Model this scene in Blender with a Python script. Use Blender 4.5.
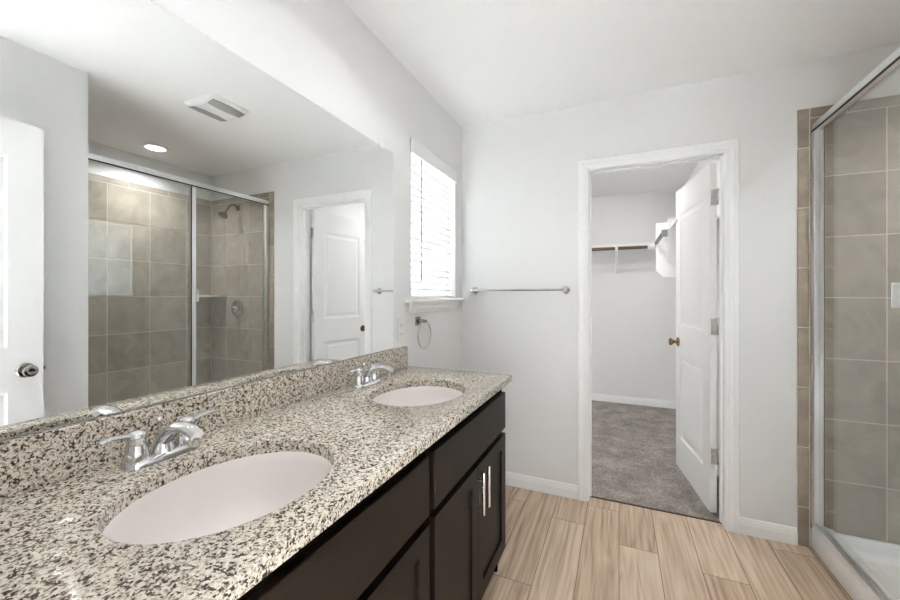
import bpy, bmesh, math, random
from mathutils import Matrix, Vector

random.seed(7)
S = bpy.context.scene
COL = S.collection
for o in list(bpy.data.objects):
    bpy.data.objects.remove(o, do_unlink=True)

# ------------------------------------------------------------------ camera
cam_d = bpy.data.cameras.new('camera')
cam_d.sensor_fit = 'HORIZONTAL'
cam_d.sensor_width = 36.0
cam_d.lens = 379.02 * 36.0 / 900.0
cam_d.shift_y = -4.386 / 900.0
cam_d.clip_start = 0.01
cam = bpy.data.objects.new('camera', cam_d)
cam.location = (1.0094, 0.0, 1.2598)
cam.rotation_euler = (math.pi / 2, 0.0, math.radians(24.029))
COL.objects.link(cam)
S.camera = cam

# ------------------------------------------------------------------ world: overcast sky over pale ground
SKY = 19.0
w = bpy.data.worlds.new('overcast_sky')
S.world = w
w.use_nodes = True
nt = w.node_tree
nt.nodes.clear()
tc = nt.nodes.new('ShaderNodeTexCoord')
sp = nt.nodes.new('ShaderNodeSeparateXYZ')
nt.links.new(tc.outputs['Generated'], sp.inputs[0])
rmp = nt.nodes.new('ShaderNodeValToRGB')
rmp.color_ramp.elements[0].position = 0.47
rmp.color_ramp.elements[0].color = (0.55, 0.55, 0.53, 1)
rmp.color_ramp.elements[1].position = 0.53
rmp.color_ramp.elements[1].color = (0.93, 0.97, 1.0, 1)
mp = nt.nodes.new('ShaderNodeMapRange')
mp.inputs['From Min'].default_value = -1
mp.inputs['From Max'].default_value = 1
nt.links.new(sp.outputs['Z'], mp.inputs['Value'])
nt.links.new(mp.outputs['Result'], rmp.inputs['Fac'])
bg = nt.nodes.new('ShaderNodeBackground')
bg.inputs['Strength'].default_value = SKY
nt.links.new(rmp.outputs['Color'], bg.inputs['Color'])
wo = nt.nodes.new('ShaderNodeOutputWorld')
nt.links.new(bg.outputs[0], wo.inputs[0])

# ------------------------------------------------------------------ lamps and exposure
LAMP_W = dict(vanity=1.9, shower=5.6, closet=6.0, bedroom=116.0)  # bedroom is an added, unseen fill lamp
S.view_settings.view_transform = 'Standard'
S.view_settings.look = 'None'
S.view_settings.gamma = 1.0
S.view_settings.use_curve_mapping = False
S.view_settings.exposure = 1.0
S.cycles.max_bounces = 12
S.cycles.diffuse_bounces = 6
S.cycles.glossy_bounces = 8
S.cycles.transparent_max_bounces = 24
S.cycles.sample_clamp_indirect = 40.0


# ------------------------------------------------------------------ materials
def new_mat(name):
    m = bpy.data.materials.new(name)
    m.use_nodes = True
    n = m.node_tree
    return m, n, n.nodes['Principled BSDF']


def plain(name, col, rough=0.5, metal=0.0, noise=0.0, nscale=20.0, bump=0.0, bscale=200.0, spec=0.5):
    m, n, b = new_mat(name)
    b.inputs['Base Color'].default_value = (*col, 1)
    b.inputs['Roughness'].default_value = rough
    b.inputs['Metallic'].default_value = metal
    b.inputs['Specular IOR Level'].default_value = spec
    t = n.nodes.new('ShaderNodeTexCoord')
    if noise > 0:
        x = n.nodes.new('ShaderNodeTexNoise')
        x.inputs['Scale'].default_value = nscale
        x.inputs['Detail'].default_value = 4
        n.links.new(t.outputs['Object'], x.inputs['Vector'])
        mix = n.nodes.new('ShaderNodeMix')
        mix.data_type = 'RGBA'
        mix.inputs['A'].default_value = (*[c * (1 - noise) for c in col], 1)
        mix.inputs['B'].default_value = (*[min(1, c * (1 + noise)) for c in col], 1)
        n.links.new(x.outputs['Fac'], mix.inputs['Factor'])
        n.links.new(mix.outputs['Result'], b.inputs['Base Color'])
    if bump > 0:
        y = n.nodes.new('ShaderNodeTexNoise')
        y.inputs['Scale'].default_value = bscale
        y.inputs['Detail'].default_value = 2
        n.links.new(t.outputs['Object'], y.inputs['Vector'])
        bp = n.nodes.new('ShaderNodeBump')
        bp.inputs['Strength'].default_value = bump
        bp.inputs['Distance'].default_value = 0.002
        n.links.new(y.outputs['Fac'], bp.inputs['Height'])
        n.links.new(bp.outputs['Normal'], b.inputs['Normal'])
    return m


def ramp(n, stops, interp='LINEAR'):
    r = n.nodes.new('ShaderNodeValToRGB')
    r.color_ramp.interpolation = interp
    e = r.color_ramp.elements
    while len(e) < len(stops):
        e.new(0.5)
    for k, (p, c) in enumerate(stops):
        e[k].position = p
        e[k].color = (*c, 1)
    return r


def mat_granite():
    m, n, b = new_mat('speckled_granite')
    t = n.nodes.new('ShaderNodeTexCoord')
    d = n.nodes.new('ShaderNodeTexNoise')
    d.inputs['Scale'].default_value = 90
    d.inputs['Detail'].default_value = 3
    n.links.new(t.outputs['Object'], d.inputs['Vector'])
    sc = n.nodes.new('ShaderNodeVectorMath')
    sc.operation = 'SCALE'
    sc.inputs['Scale'].default_value = 0.012
    n.links.new(d.outputs['Color'], sc.inputs[0])
    ad = n.nodes.new('ShaderNodeVectorMath')
    n.links.new(t.outputs['Object'], ad.inputs[0])
    n.links.new(sc.outputs[0], ad.inputs[1])
    v = n.nodes.new('ShaderNodeTexVoronoi')
    v.inputs['Scale'].default_value = 290
    n.links.new(ad.outputs[0], v.inputs['Vector'])
    s = n.nodes.new('ShaderNodeSeparateColor')
    n.links.new(v.outputs['Color'], s.inputs[0])
    # clumping of the dark grains
    cl = n.nodes.new('ShaderNodeTexNoise')
    cl.inputs['Scale'].default_value = 95
    cl.inputs['Detail'].default_value = 3
    n.links.new(t.outputs['Object'], cl.inputs['Vector'])
    mm = n.nodes.new('ShaderNodeMath')
    mm.operation = 'MULTIPLY_ADD'
    mm.inputs[1].default_value = 0.95
    n.links.new(cl.outputs['Fac'], mm.inputs[0])
    m2 = n.nodes.new('ShaderNodeMath')
    m2.operation = 'MULTIPLY_ADD'
    m2.inputs[1].default_value = 0.62
    m2.inputs[2].default_value = -0.29
    n.links.new(s.outputs[0], m2.inputs[0])
    n.links.new(m2.outputs[0], mm.inputs[2])
    r = ramp(n, [(0.0, (0.060, 0.047, 0.037)), (0.275, (0.16, 0.127, 0.097)), (0.335, (0.32, 0.265, 0.205)),
                 (0.40, (0.48, 0.415, 0.335)), (0.49, (0.59, 0.525, 0.435)), (0.64, (0.68, 0.63, 0.555))], 'CONSTANT')
    n.links.new(mm.outputs[0], r.inputs['Fac'])
    f = n.nodes.new('ShaderNodeTexNoise')
    f.inputs['Scale'].default_value = 260
    f.inputs['Detail'].default_value = 2
    n.links.new(t.outputs['Object'], f.inputs['Vector'])
    mx = n.nodes.new('ShaderNodeMix')
    mx.data_type = 'RGBA'
    mx.blend_type = 'OVERLAY'
    mx.inputs['Factor'].default_value = 0.45
    n.links.new(r.outputs['Color'], mx.inputs['A'])
    n.links.new(f.outputs['Fac'], mx.inputs['B'])
    n.links.new(mx.outputs['Result'], b.inputs['Base Color'])
    b.inputs['Roughness'].default_value = 0.07
    b.inputs['Specular IOR Level'].default_value = 0.5
    return m


def mat_tile(name, dark, light, rough, scale=7.0):
    m, n, b = new_mat(name)
    t = n.nodes.new('ShaderNodeTexCoord')
    a = n.nodes.new('ShaderNodeAttribute')
    a.attribute_name = 'tone'
    of = n.nodes.new('ShaderNodeVectorMath')
    of.operation = 'SCALE'
    of.inputs[0].default_value = (13.0, 7.0, 5.0)
    n.links.new(a.outputs['Fac'], of.inputs['Scale'])
    ad = n.nodes.new('ShaderNodeVectorMath')
    n.links.new(t.outputs['Object'], ad.inputs[0])
    n.links.new(of.outputs[0], ad.inputs[1])
    x = n.nodes.new('ShaderNodeTexNoise')
    x.inputs['Scale'].default_value = scale
    x.inputs['Detail'].default_value = 7
    x.inputs['Roughness'].default_value = 0.62
    x.inputs['Distortion'].default_value = 0.8
    n.links.new(ad.outputs[0], x.inputs['Vector'])
    mm = n.nodes.new('ShaderNodeMath')
    mm.operation = 'MULTIPLY_ADD'
    mm.inputs[1].default_value = 0.22
    n.links.new(a.outputs['Fac'], mm.inputs[0])
    n.links.new(x.outputs['Fac'], mm.inputs[2])
    r = ramp(n, [(0.38, dark), (0.86, light)])
    n.links.new(mm.outputs[0], r.inputs['Fac'])
    n.links.new(r.outputs['Color'], b.inputs['Base Color'])
    b.inputs['Roughness'].default_value = rough
    return m


def mat_planks():
    m, n, b = new_mat('oak_vinyl_planks')
    t = n.nodes.new('ShaderNodeTexCoord')
    a = n.nodes.new('ShaderNodeAttribute')
    a.attribute_name = 'tone'
    of = n.nodes.new('ShaderNodeVectorMath')
    of.operation = 'SCALE'
    of.inputs[0].default_value = (3.1, 17.0, 11.0)
    n.links.new(a.outputs['Fac'], of.inputs['Scale'])
    ad = n.nodes.new('ShaderNodeVectorMath')
    n.links.new(t.outputs['Object'], ad.inputs[0])
    n.links.new(of.outputs[0], ad.inputs[1])
    mpp = n.nodes.new('ShaderNodeMapping')
    mpp.inputs['Scale'].default_value = (7.5, 0.75, 1.0)
    n.links.new(ad.outputs[0], mpp.inputs['Vector'])
    ns = n.nodes.new('ShaderNodeTexNoise')
    ns.inputs['Scale'].default_value = 1.0
    ns.inputs['Detail'].default_value = 2.5
    ns.inputs['Distortion'].default_value = 0.35
    n.links.new(mpp.outputs[0], ns.inputs['Vector'])
    # cathedral grain: rings of the broad noise
    mu = n.nodes.new('ShaderNodeMath')
    mu.operation = 'MULTIPLY'
    mu.inputs[1].default_value = 9.0
    n.links.new(ns.outputs['Fac'], mu.inputs[0])
    fr = n.nodes.new('ShaderNodeMath')
    fr.operation = 'PINGPONG'
    fr.inputs[1].default_value = 0.5
    n.links.new(mu.outputs[0], fr.inputs[0])
    mp2 = n.nodes.new('ShaderNodeMapping')
    mp2.inputs['Scale'].default_value = (70.0, 2.2, 1.0)
    n.links.new(ad.outputs[0], mp2.inputs['Vector'])
    fine = n.nodes.new('ShaderNodeTexNoise')
    fine.inputs['Scale'].default_value = 1.0
    fine.inputs['Detail'].default_value = 4
    n.links.new(mp2.outputs[0], fine.inputs['Vector'])
    s1 = n.nodes.new('ShaderNodeMath')
    s1.operation = 'MULTIPLY_ADD'
    s1.inputs[1].default_value = 0.42
    n.links.new(fr.outputs[0], s1.inputs[0])
    n.links.new(fine.outputs['Fac'], s1.inputs[2])
    s2 = n.nodes.new('ShaderNodeMath')
    s2.operation = 'MULTIPLY_ADD'
    s2.inputs[1].default_value = 0.36
    n.links.new(a.outputs['Fac'], s2.inputs[0])
    n.links.new(s1.outputs[0], s2.inputs[2])
    r = ramp(n, [(0.36, (0.31, 0.210, 0.135)), (0.66, (0.52, 0.385, 0.270)), (1.0, (0.70, 0.560, 0.425))])
    n.links.new(s2.outputs[0], r.inputs['Fac'])
    n.links.new(r.outputs['Color'], b.inputs['Base Color'])
    b.inputs['Roughness'].default_value = 0.42
    return m


def mat_carpet():
    m, n, b = new_mat('taupe_carpet')
    t = n.nodes.new('ShaderNodeTexCoord')
    x = n.nodes.new('ShaderNodeTexNoise')
    x.inputs['Scale'].default_value = 75
    x.inputs['Detail'].default_value = 5
    x.inputs['Roughness'].default_value = 0.75
    n.links.new(t.outputs['Object'], x.inputs['Vector'])
    y = n.nodes.new('ShaderNodeTexNoise')
    y.inputs['Scale'].default_value = 6.0
    y.inputs['Detail'].default_value = 6
    y.inputs['Roughness'].default_value = 0.65
    y.inputs['Distortion'].default_value = 0.2
    n.links.new(t.outputs['Object'], y.inputs['Vector'])
    mm = n.nodes.new('ShaderNodeMath')
    mm.operation = 'MULTIPLY_ADD'
    mm.inputs[1].default_value = 0.62
    mm.inputs[2].default_value = 0.0
    n.links.new(y.outputs['Fac'], mm.inputs[0])
    n.links.new(x.outputs['Fac'], mm.inputs[2])
    r = ramp(n, [(0.60, (0.20, 0.178, 0.160)), (0.88, (0.44, 0.400, 0.368)), (1.10, (0.62, 0.575, 0.54))])
    n.links.new(mm.outputs[0], r.inputs['Fac'])
    n.links.new(r.outputs['Color'], b.inputs['Base Color'])
    b.inputs['Roughness'].default_value = 1.0
    b.inputs['Specular IOR Level'].default_value = 0.1
    bp = n.nodes.new('ShaderNodeBump')
    bp.inputs['Strength'].default_value = 1.0
    bp.inputs['Distance'].default_value = 0.012
    n.links.new(x.outputs['Fac'], bp.inputs['Height'])
    n.links.new(bp.outputs['Normal'], b.inputs['Normal'])
    return m


def mat_clear_glass(name, tint=(0.97, 0.985, 0.98)):
    m, n, b = new_mat(name)
    n.nodes.remove(b)
    out = n.nodes['Material Output']
    lw = n.nodes.new('ShaderNodeLayerWeight')
    lw.inputs['Blend'].default_value = 0.5
    pw = n.nodes.new('ShaderNodeMath')
    pw.operation = 'POWER'
    pw.inputs[1].default_value = 5
    n.links.new(lw.outputs['Facing'], pw.inputs[0])
    ma = n.nodes.new('ShaderNodeMath')
    ma.operation = 'MULTIPLY_ADD'
    ma.inputs[1].default_value = 0.9
    ma.inputs[2].default_value = 0.10
    n.links.new(pw.outputs[0], ma.inputs[0])
    tr = n.nodes.new('ShaderNodeBsdfTransparent')
    tr.inputs['Color'].default_value = (*tint, 1)
    gl = n.nodes.new('ShaderNodeBsdfGlossy')
    gl.inputs['Roughness'].default_value = 0.0
    mx = n.nodes.new('ShaderNodeMixShader')
    n.links.new(ma.outputs[0], mx.inputs['Fac'])
    n.links.new(tr.outputs[0], mx.inputs[1])
    n.links.new(gl.outputs[0], mx.inputs[2])
    n.links.new(mx.outputs[0], out.inputs['Surface'])
    return m


def mat_slats():
    m, n, b = new_mat('white_blind_slats')
    out = n.nodes['Material Output']
    b.inputs['Base Color'].default_value = (0.86, 0.87, 0.87, 1)
    b.inputs['Roughness'].default_value = 0.45
    tl = n.nodes.new('ShaderNodeBsdfTranslucent')
    tl.inputs['Color'].default_value = (0.9, 0.92, 0.93, 1)
    mx = n.nodes.new('ShaderNodeMixShader')
    mx.inputs['Fac'].default_value = 0.26
    n.links.new(b.outputs[0], mx.inputs[1])
    n.links.new(tl.outputs[0], mx.inputs[2])
    n.links.new(mx.outputs[0], out.inputs['Surface'])
    return m


def mat_emit(name, col, strength):
    m, n, b = new_mat(name)
    b.inputs['Base Color'].default_value = (0.9, 0.9, 0.9, 1)
    b.inputs['Emission Color'].default_value = (*col, 1)
    b.inputs['Emission Strength'].default_value = strength
    return m


M = dict(
    wall=plain('white_wall_paint', (0.79, 0.79, 0.79), 0.75, noise=0.012, nscale=3, bump=0.12, bscale=160, spec=0.3),
    ceil=plain('white_ceiling_paint', (0.86, 0.86, 0.86), 0.9, bump=0.15, bscale=120, spec=0.2),
    trim=plain('white_trim_paint', (0.91, 0.91, 0.91), 0.35, noise=0.01, nscale=5),
    door=plain('white_door_paint', (0.85, 0.85, 0.85), 0.4, noise=0.01, nscale=6),
    granite=mat_granite(),
    espresso=plain('espresso_cabinet', (0.0150, 0.0104, 0.0073), 0.45, noise=0.18, nscale=14, spec=0.2),
    frame=plain('matte_espresso_frame', (0.012, 0.0086, 0.0062), 0.95, noise=0.12, nscale=14, spec=0.0),
    dark_gap=plain('dark_cabinet_interior', (0.012, 0.009, 0.007), 0.7, noise=0.1),
    china=plain('biscuit_china', (0.80, 0.755, 0.725), 0.08, noise=0.01, nscale=4),
    chrome=plain('polished_chrome', (0.74, 0.75, 0.76), 0.06, 1.0, noise=0.02, nscale=10),
    brushed=plain('brushed_nickel', (0.72, 0.71, 0.69), 0.25, 1.0, noise=0.04, nscale=40),
    satin=plain('satin_aluminium', (0.84, 0.85, 0.86), 0.3, 1.0, noise=0.02, nscale=30),
    pewter=plain('dark_pewter', (0.36, 0.35, 0.33), 0.22, 1.0, noise=0.05, nscale=30),
    bronze=plain('antique_bronze', (0.27, 0.18, 0.09), 0.22, 1.0, noise=0.08, nscale=30),
    rod=plain('dark_bronze_rod', (0.16, 0.115, 0.075), 0.35, 0.7, noise=0.08, nscale=30),
    seal=plain('black_seal', (0.012, 0.012, 0.012), 0.5, noise=0.1),
    acrylic=plain('white_acrylic', (0.91, 0.91, 0.905), 0.12, noise=0.01, nscale=4),
    plastic=plain('white_plastic', (0.82, 0.82, 0.81), 0.35, noise=0.01, nscale=5),
    grey=plain('grey_vent_louvre', (0.36, 0.36, 0.36), 0.6, noise=0.05),
    grout=plain('pale_grout', (0.68, 0.63, 0.56), 0.9, noise=0.06, nscale=40),
    tile=mat_tile('taupe_ceramic_tile', (0.250, 0.205, 0.160), (0.45, 0.385, 0.310), 0.3),
    planks=mat_planks(),
    joint=plain('dark_plank_joint', (0.12, 0.085, 0.055), 0.9, noise=0.1),
    carpet=mat_carpet(),
    bounce_carpet=plain('pale_bounce_carpet', (0.68, 0.67, 0.655), 1.0, noise=0.05, nscale=60, bump=0.4, bscale=150, spec=0.1),  # unseen floor made pale to bounce the added lamp into the bathroom
    glass=mat_clear_glass('clear_shower_glass'),
    pane=mat_clear_glass('window_pane_glass'),
    slats=mat_slats(),
    mirror=plain('silvered_mirror', (0.90, 0.915, 0.91), 0.0, 1.0),
    edge=plain('mirror_edge', (0.22, 0.22, 0.21), 0.3, noise=0.05),
    lens=mat_emit('lit_lamp_lens', (1.0, 0.97, 0.93), 4.5),
    wand=plain('grey_wand_plastic', (0.42, 0.42, 0.42), 0.3, noise=0.02),
    cord=plain('white_cord', (0.75, 0.75, 0.74), 0.8, noise=0.02),
)


# ------------------------------------------------------------------ mesh helpers
def new_bm():
    return bmesh.new()


def box(bm, x0, x1, y0, y1, z0, z1, bev=0.0, seg=1, mi=0, tone=None):
    vs = [bm.verts.new((x, y, z)) for x in (x0, x1) for y in (y0, y1) for z in (z0, z1)]
    idx = [(0, 1, 3, 2), (4, 6, 7, 5), (0, 4, 5, 1), (2, 3, 7, 6), (0, 2, 6, 4), (1, 5, 7, 3)]
    fs = [bm.faces.new([vs[i] for i in q]) for q in idx]
    for f in fs:
        f.material_index = mi
    if bev > 0:
        es = list({e for f in fs for e in f.edges})
        bmesh.ops.bevel(bm, geom=es, offset=bev, offset_type='OFFSET', segments=seg, profile=0.5, affect='EDGES', material=-1)
    if tone is not None:
        lay = bm.faces.layers.float.get('tone') or bm.faces.layers.float.new('tone')
        for f in fs:
            if f.is_valid:
                f[lay] = tone
    return fs


def ring_bridge(bm, a, b, mi=0):
    n = len(a)
    for i in range(n):
        j = (i + 1) % n
        try:
            f = bm.faces.new((a[i], a[j], b[j], b[i]))
            f.material_index = mi
            f.smooth = True
        except ValueError:
            pass


def tube(bm, pts, radii, n=16, caps=True, flat=(1.0, 1.0), mi=0):
    """sweep a round (or oval, by flat) section along points"""
    pts = [Vector(p) for p in pts]
    if not isinstance(radii, (list, tuple)):
        radii = [radii] * len(pts)
    rings = []
    up = None
    for i, p in enumerate(pts):
        d = (pts[min(i + 1, len(pts) - 1)] - pts[max(i - 1, 0)]).normalized()
        if up is None:
            up = Vector((0, 0, 1)) if abs(d.z) < 0.9 else Vector((0, 1, 0))
        s = d.cross(up).normalized()
        u = s.cross(d).normalized()
        up = u
        rings.append([bm.verts.new(p + (s * math.cos(t) * flat[0] + u * math.sin(t) * flat[1]) * radii[i])
                      for t in [2 * math.pi * k / n for k in range(n)]])
    for a, b in zip(rings, rings[1:]):
        ring_bridge(bm, a, b, mi)
    if caps:
        for r in (rings[0], rings[-1]):
            f = bm.faces.new(r)
            f.material_index = mi


def lathe(bm, prof, origin, axis='z', n=32, mi=0, sx=1.0, sy=1.0):
    """prof: list of (radius, height along axis)"""
    o = Vector(origin)
    rings = []
    for r, h in prof:
        rr = []
        for k in range(n):
            t = 2 * math.pi * k / n
            a, b = r * math.cos(t) * sx, r * math.sin(t) * sy
            v = {'z': (a, b, h), 'x': (h, a, b), 'y': (b, h, a), '-y': (a, -h, b), '-x': (-h, b, a), '-z': (b, a, -h)}[axis]
            rr.append(bm.verts.new(o + Vector(v)))
        rings.append(rr)
    for a, b in zip(rings, rings[1:]):
        ring_bridge(bm, a, b, mi)
    if prof[0][0] > 1e-5:
        bm.faces.new(rings[0]).material_index = mi
    if prof[-1][0] > 1e-5:
        bm.faces.new(rings[-1]).material_index = mi


def prism(bm, poly, place, d0, d1, mi=0):
    """extrude polygon of (u, v) between depths; place(u, v, d) -> xyz"""
    a = [bm.verts.new(place(u, v, d0)) for u, v in poly]
    b = [bm.verts.new(place(u, v, d1)) for u, v in poly]
    n = len(poly)
    for i in range(n):
        j = (i + 1) % n
        bm.faces.new((a[i], a[j], b[j], b[i])).material_index = mi
    bm.faces.new(a).material_index = mi
    bm.faces.new(b).material_index = mi


MW = {}


def obj(name, bm, mat, parent=None, smooth=None, local=False):
    if bm.faces:
        bmesh.ops.remove_doubles(bm, verts=bm.verts, dist=1e-6)
        bmesh.ops.recalc_face_normals(bm, faces=bm.faces)
    me = bpy.data.meshes.new(name)
    bm.to_mesh(me)
    bm.free()
    for m in (mat if isinstance(mat, (list, tuple)) else [mat]):
        me.materials.append(M[m])
    if smooth:
        for p in me.polygons:
            p.use_smooth = True
        me.set_sharp_from_angle(angle=math.radians(smooth))
    o = bpy.data.objects.new(name, me)
    COL.objects.link(o)
    if parent is not None:
        o.parent = parent
        if not local:
            me.transform(MW[parent.name].inverted())
            MW[o.name] = MW[parent.name].copy()
        else:
            MW[o.name] = MW[parent.name].copy()
    else:
        MW[o.name] = Matrix.Identity(4)
    return o


def tag(o, label, cat, group=None):
    o['label'] = label
    o['category'] = cat
    if group:
        o['group'] = group
    return o


def struct(name, bm, mat, smooth=None):
    o = obj(name, bm, mat, None, smooth)
    o['kind'] = 'structure'
    return o


def thing(name, label, cat, loc=(0, 0, 0), rotz=0.0, group=None, kind=None):
    o = bpy.data.objects.new(name, None)
    o.empty_display_size = 0.05
    COL.objects.link(o)
    o.location = loc
    o.rotation_euler = (0, 0, rotz)
    MW[o.name] = Matrix.Translation(loc) @ Matrix.Rotation(rotz, 4, 'Z')
    tag(o, label, cat, group)
    if kind:
        o['kind'] = kind
    return o


def base_origin(o):
    """move a one-mesh thing's origin to the middle of its base"""
    me = o.data
    xs = [v.co for v in me.vertices]
    c = Vector(((min(v.x for v in xs) + max(v.x for v in xs)) / 2, (min(v.y for v in xs) + max(v.y for v in xs)) / 2, min(v.z for v in xs)))
    me.transform(Matrix.Translation(-c))
    o.location = c
    return o


def dup(root, loc, label):
    def cp(o, parent):
        c = o.copy()
        COL.objects.link(c)
        c.parent = parent
        for ch in list(o.children):
            cp(ch, c)
        return c
    r = cp(root, None)
    r.location = loc
    r['label'] = label
    return r


# ------------------------------------------------------------------ room dimensions (metres)
CH = 2.44            # ceiling height
YB = 2.470           # back wall
YE = 0.040           # entry wall (the camera stands in its doorway)
XR = 1.575           # short wall the entry door opens against
YR = 1.055           # end of that wall, where the shower begins
XS = 2.690           # far shower wall
CY0, CY1 = 2.585, 4.850   # closet
CX0, CX1 = -0.20, 1.650
DX0, DX1, DZ = 0.842, 1.530, 2.030   # closet door opening inside the jamb
EX0, EX1 = 0.700, 1.515              # entry doorway
WY0, WY1, WZ0, WZ1 = 1.755, 2.352, 1.243, 2.065   # window recess

# ------------------------------------------------------------------ structure: walls
b = new_bm()      # left wall with window opening
for (y0, y1, z0, z1) in ((-0.075, WY0, 0, CH), (WY1, YB, 0, CH), (WY0, WY1, 0, WZ0 - 0.02), (WY0, WY1, WZ1, CH)):
    box(b, -0.15, 0.0, y0, y1, z0, z1)
struct('wall_left', b, 'wall')

b = new_bm()      # back wall with the closet doorway
box(b, -0.15, DX0 - 0.018, YB, CY0, 0, CH)
box(b, DX1 + 0.018, XS + 0.15, YB, CY0, 0, CH)
box(b, DX0 - 0.018, DX1 + 0.018, YB, CY0, DZ + 0.018, CH)
struct('wall_back', b, 'wall')

b = new_bm()      # short wall beside the entry door, returning to the shower
box(b, XR, XS + 0.15, -0.075, YR, 0, CH)
struct('wall_right', b, 'wall')

b = new_bm()      # entry wall with its doorway
box(b, 0.0, EX0 - 0.018, -0.075, YE, 0, CH)
box(b, EX1 + 0.018, XR, -0.075, YE, 0, CH)
box(b, EX0 - 0.018, EX1 + 0.018, -0.075, YE, DZ + 0.038, CH)
struct('wall_front', b, 'wall')

b = new_bm()
box(b, XS, XS + 0.15, YR, YB, 0, CH)
struct('wall_shower_side', b, 'wall')

b = new_bm()
box(b, CX0 - 0.1, CX1 + 0.1, CY1, CY1 + 0.1, 0, CH)
struct('wall_closet_back', b, 'wall')
b = new_bm()
box(b, CX1, CX1 + 0.1, CY0, CY1, 0, CH)
struct('wall_closet_right', b, 'wall')
b = new_bm()
box(b, CX0 - 0.1, CX0, CY0, CY1, 0, CH)
struct('wall_closet_left', b, 'wall')

b = new_bm()
box(b, -0.15, XS + 0.15, -0.075, CY0, CH, CH + 0.1)
struct('ceiling', b, 'ceil')
b = new_bm()
box(b, CX0 - 0.1, CX1 + 0.1, CY0, CY1 + 0.1, CH, CH + 0.1)
struct('ceiling_closet', b, 'ceil')

# bedroom behind the entry doorway
b = new_bm()
for (x0, x1, y0, y1) in ((-1.2, -1.1, -3.2, -0.075), (2.9, 3.0, -3.2, -0.075), (-1.2, 3.0, -3.3, -3.2)):
    box(b, x0, x1, y0, y1, 0, CH)
box(b, -1.2, -0.15, -0.075, YE, 0, CH)
box(b, XS + 0.15, 3.0, -0.075, YE, 0, CH)
struct('wall_bedroom', b, 'wall')
b = new_bm()
box(b, -1.2, 3.0, -3.3, -0.075, CH, CH + 0.1)
struct('ceiling_bedroom', b, 'ceil')

# ------------------------------------------------------------------ structure: floors
b = new_bm()
box(b, -1.2, 3.0, -3.3, -0.0765, -0.10, 0.006)
struct('floor_bedroom', b, 'bounce_carpet')  # pale surface reflects fill through the doorway
b = new_bm()
tl = b.faces.layers.float.new('tone')
box(b, -0.15, XS + 0.15, -0.075, 2.530, -0.10, -0.0015, mi=1)
PW, PX0, PL, G = 0.1738, 0.1406, 1.22, 0.0013
ends = {3: 2.203, 5: 2.102, 7: 2.038, 2: 1.647, 4: 1.20, 6: 1.42, 8: 1.62, 9: 2.38, 1: 2.30, 0: 1.1, -1: 0.5}
for c in range(-1, 15):
    x0, x1 = PX0 + (c) * PW, PX0 + (c + 1) * PW
    x0, x1 = max(x0, 0.0), min(x1, 1.90)
    if x1 - x0 < 0.005:
        continue
    e = ends.get(c, random.uniform(0, PL))
    y = e - 3 * PL
    while y < 2.53:
        ya, yb = max(y, -0.075), min(y + PL, 2.530)
        if yb - ya > 0.003:
            v = [b.verts.new(p) for p in ((x0 + G, ya + G, 0), (x1 - G, ya + G, 0), (x1 - G, yb - G, 0), (x0 + G, yb - G, 0))]
            f = b.faces.new(v)
            f[tl] = random.random()
        y += PL
struct('floor', b, ['planks', 'joint'])

b = new_bm()
box(b, CX0 - 0.1, CX1 + 0.1, 2.530, CY1 + 0.1, -0.10, 0.008, bev=0.004, seg=2)
struct('floor_closet', b, 'carpet')
b = new_bm()      # threshold strip between planks and carpet
box(b, DX0, DX1, 2.522, 2.540, -0.001, 0.0055, bev=0.002, seg=2)
struct('trim_1', b, 'joint')


# ------------------------------------------------------------------ structure: tiled shower walls
def tiled(name, us, vs, place, u_bull=None, z_bull=None, seed=1):
    """grid of tiles between the joint positions us, vs; thin bullnose rows around"""
    rnd = random.Random(seed)
    bm = new_bm()
    lay = bm.faces.layers.float.new('tone')
    g = 0.0022

    def slab(u0, u1, v0, v1, d0, d1, mi, tone, bev=0.0):
        a = [place(u, v, d) for u in (u0, u1) for v in (v0, v1) for d in (d0, d1)]
        xs = [p[0] for p in a]; ys = [p[1] for p in a]; zs = [p[2] for p in a]
        n0 = len(bm.faces)
        box(bm, min(xs), max(xs), min(ys), max(ys), min(zs), max(zs), bev=bev, mi=mi)
        bm.faces.ensure_lookup_table()
        for f in bm.faces[n0:]:
            f[lay] = tone
            f.material_index = mi
    alls = [u for u in us] + ([u_bull] if u_bull is not None else [])
    top = z_bull if z_bull is not None else vs[-1]
    slab(min(alls), max(alls), vs[0], top, 0.0, 0.0078, 1, 0.5)
    for u0, u1 in zip(us, us[1:]):
        for v0, v1 in zip(vs, vs[1:]):
            slab(u0 + g, u1 - g, v0 + g, v1 - g, 0.004, 0.010, 0, rnd.random(), 0.0012)
    if z_bull is not None:
        for u0, u1 in zip(us, us[1:]):
            mid = (u0 + u1) / 2
            for a, c in ((u0, mid), (mid, u1)):
                pass
        edges = [us[0]] + [(p + q) / 2 for p, q in zip(us, us[1:]) if abs(q - p) > 0.2] + [us[-1]]
        edges = sorted(edges)
        for u0, u1 in zip(edges, edges[1:]):
            slab(u0 + g, u1 - g, vs[-1] + g, z_bull, 0.003, 0.0105, 0, rnd.random(), 0.003)
    if u_bull is not None:
        ue = us[0] if abs(u_bull - us[0]) < abs(u_bull - us[-1]) else us[-1]
        cuts = [0.0] + [0.198 + 0.3005 * k for k in range(7)] + [z_bull]
        for v0, v1 in zip(cuts, cuts[1:]):
            if v1 <= vs[0]:
                continue
            a, c = sorted((u_bull, ue))
            slab(a + (g if a == ue else 0), c - (g if c == ue else 0), max(v0, 0) + g, v1 - (g if v1 < z_bull else 0), 0.003, 0.0105, 0, rnd.random(), 0.003)
    return struct(name, bm, ['tile', 'grout'])


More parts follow.
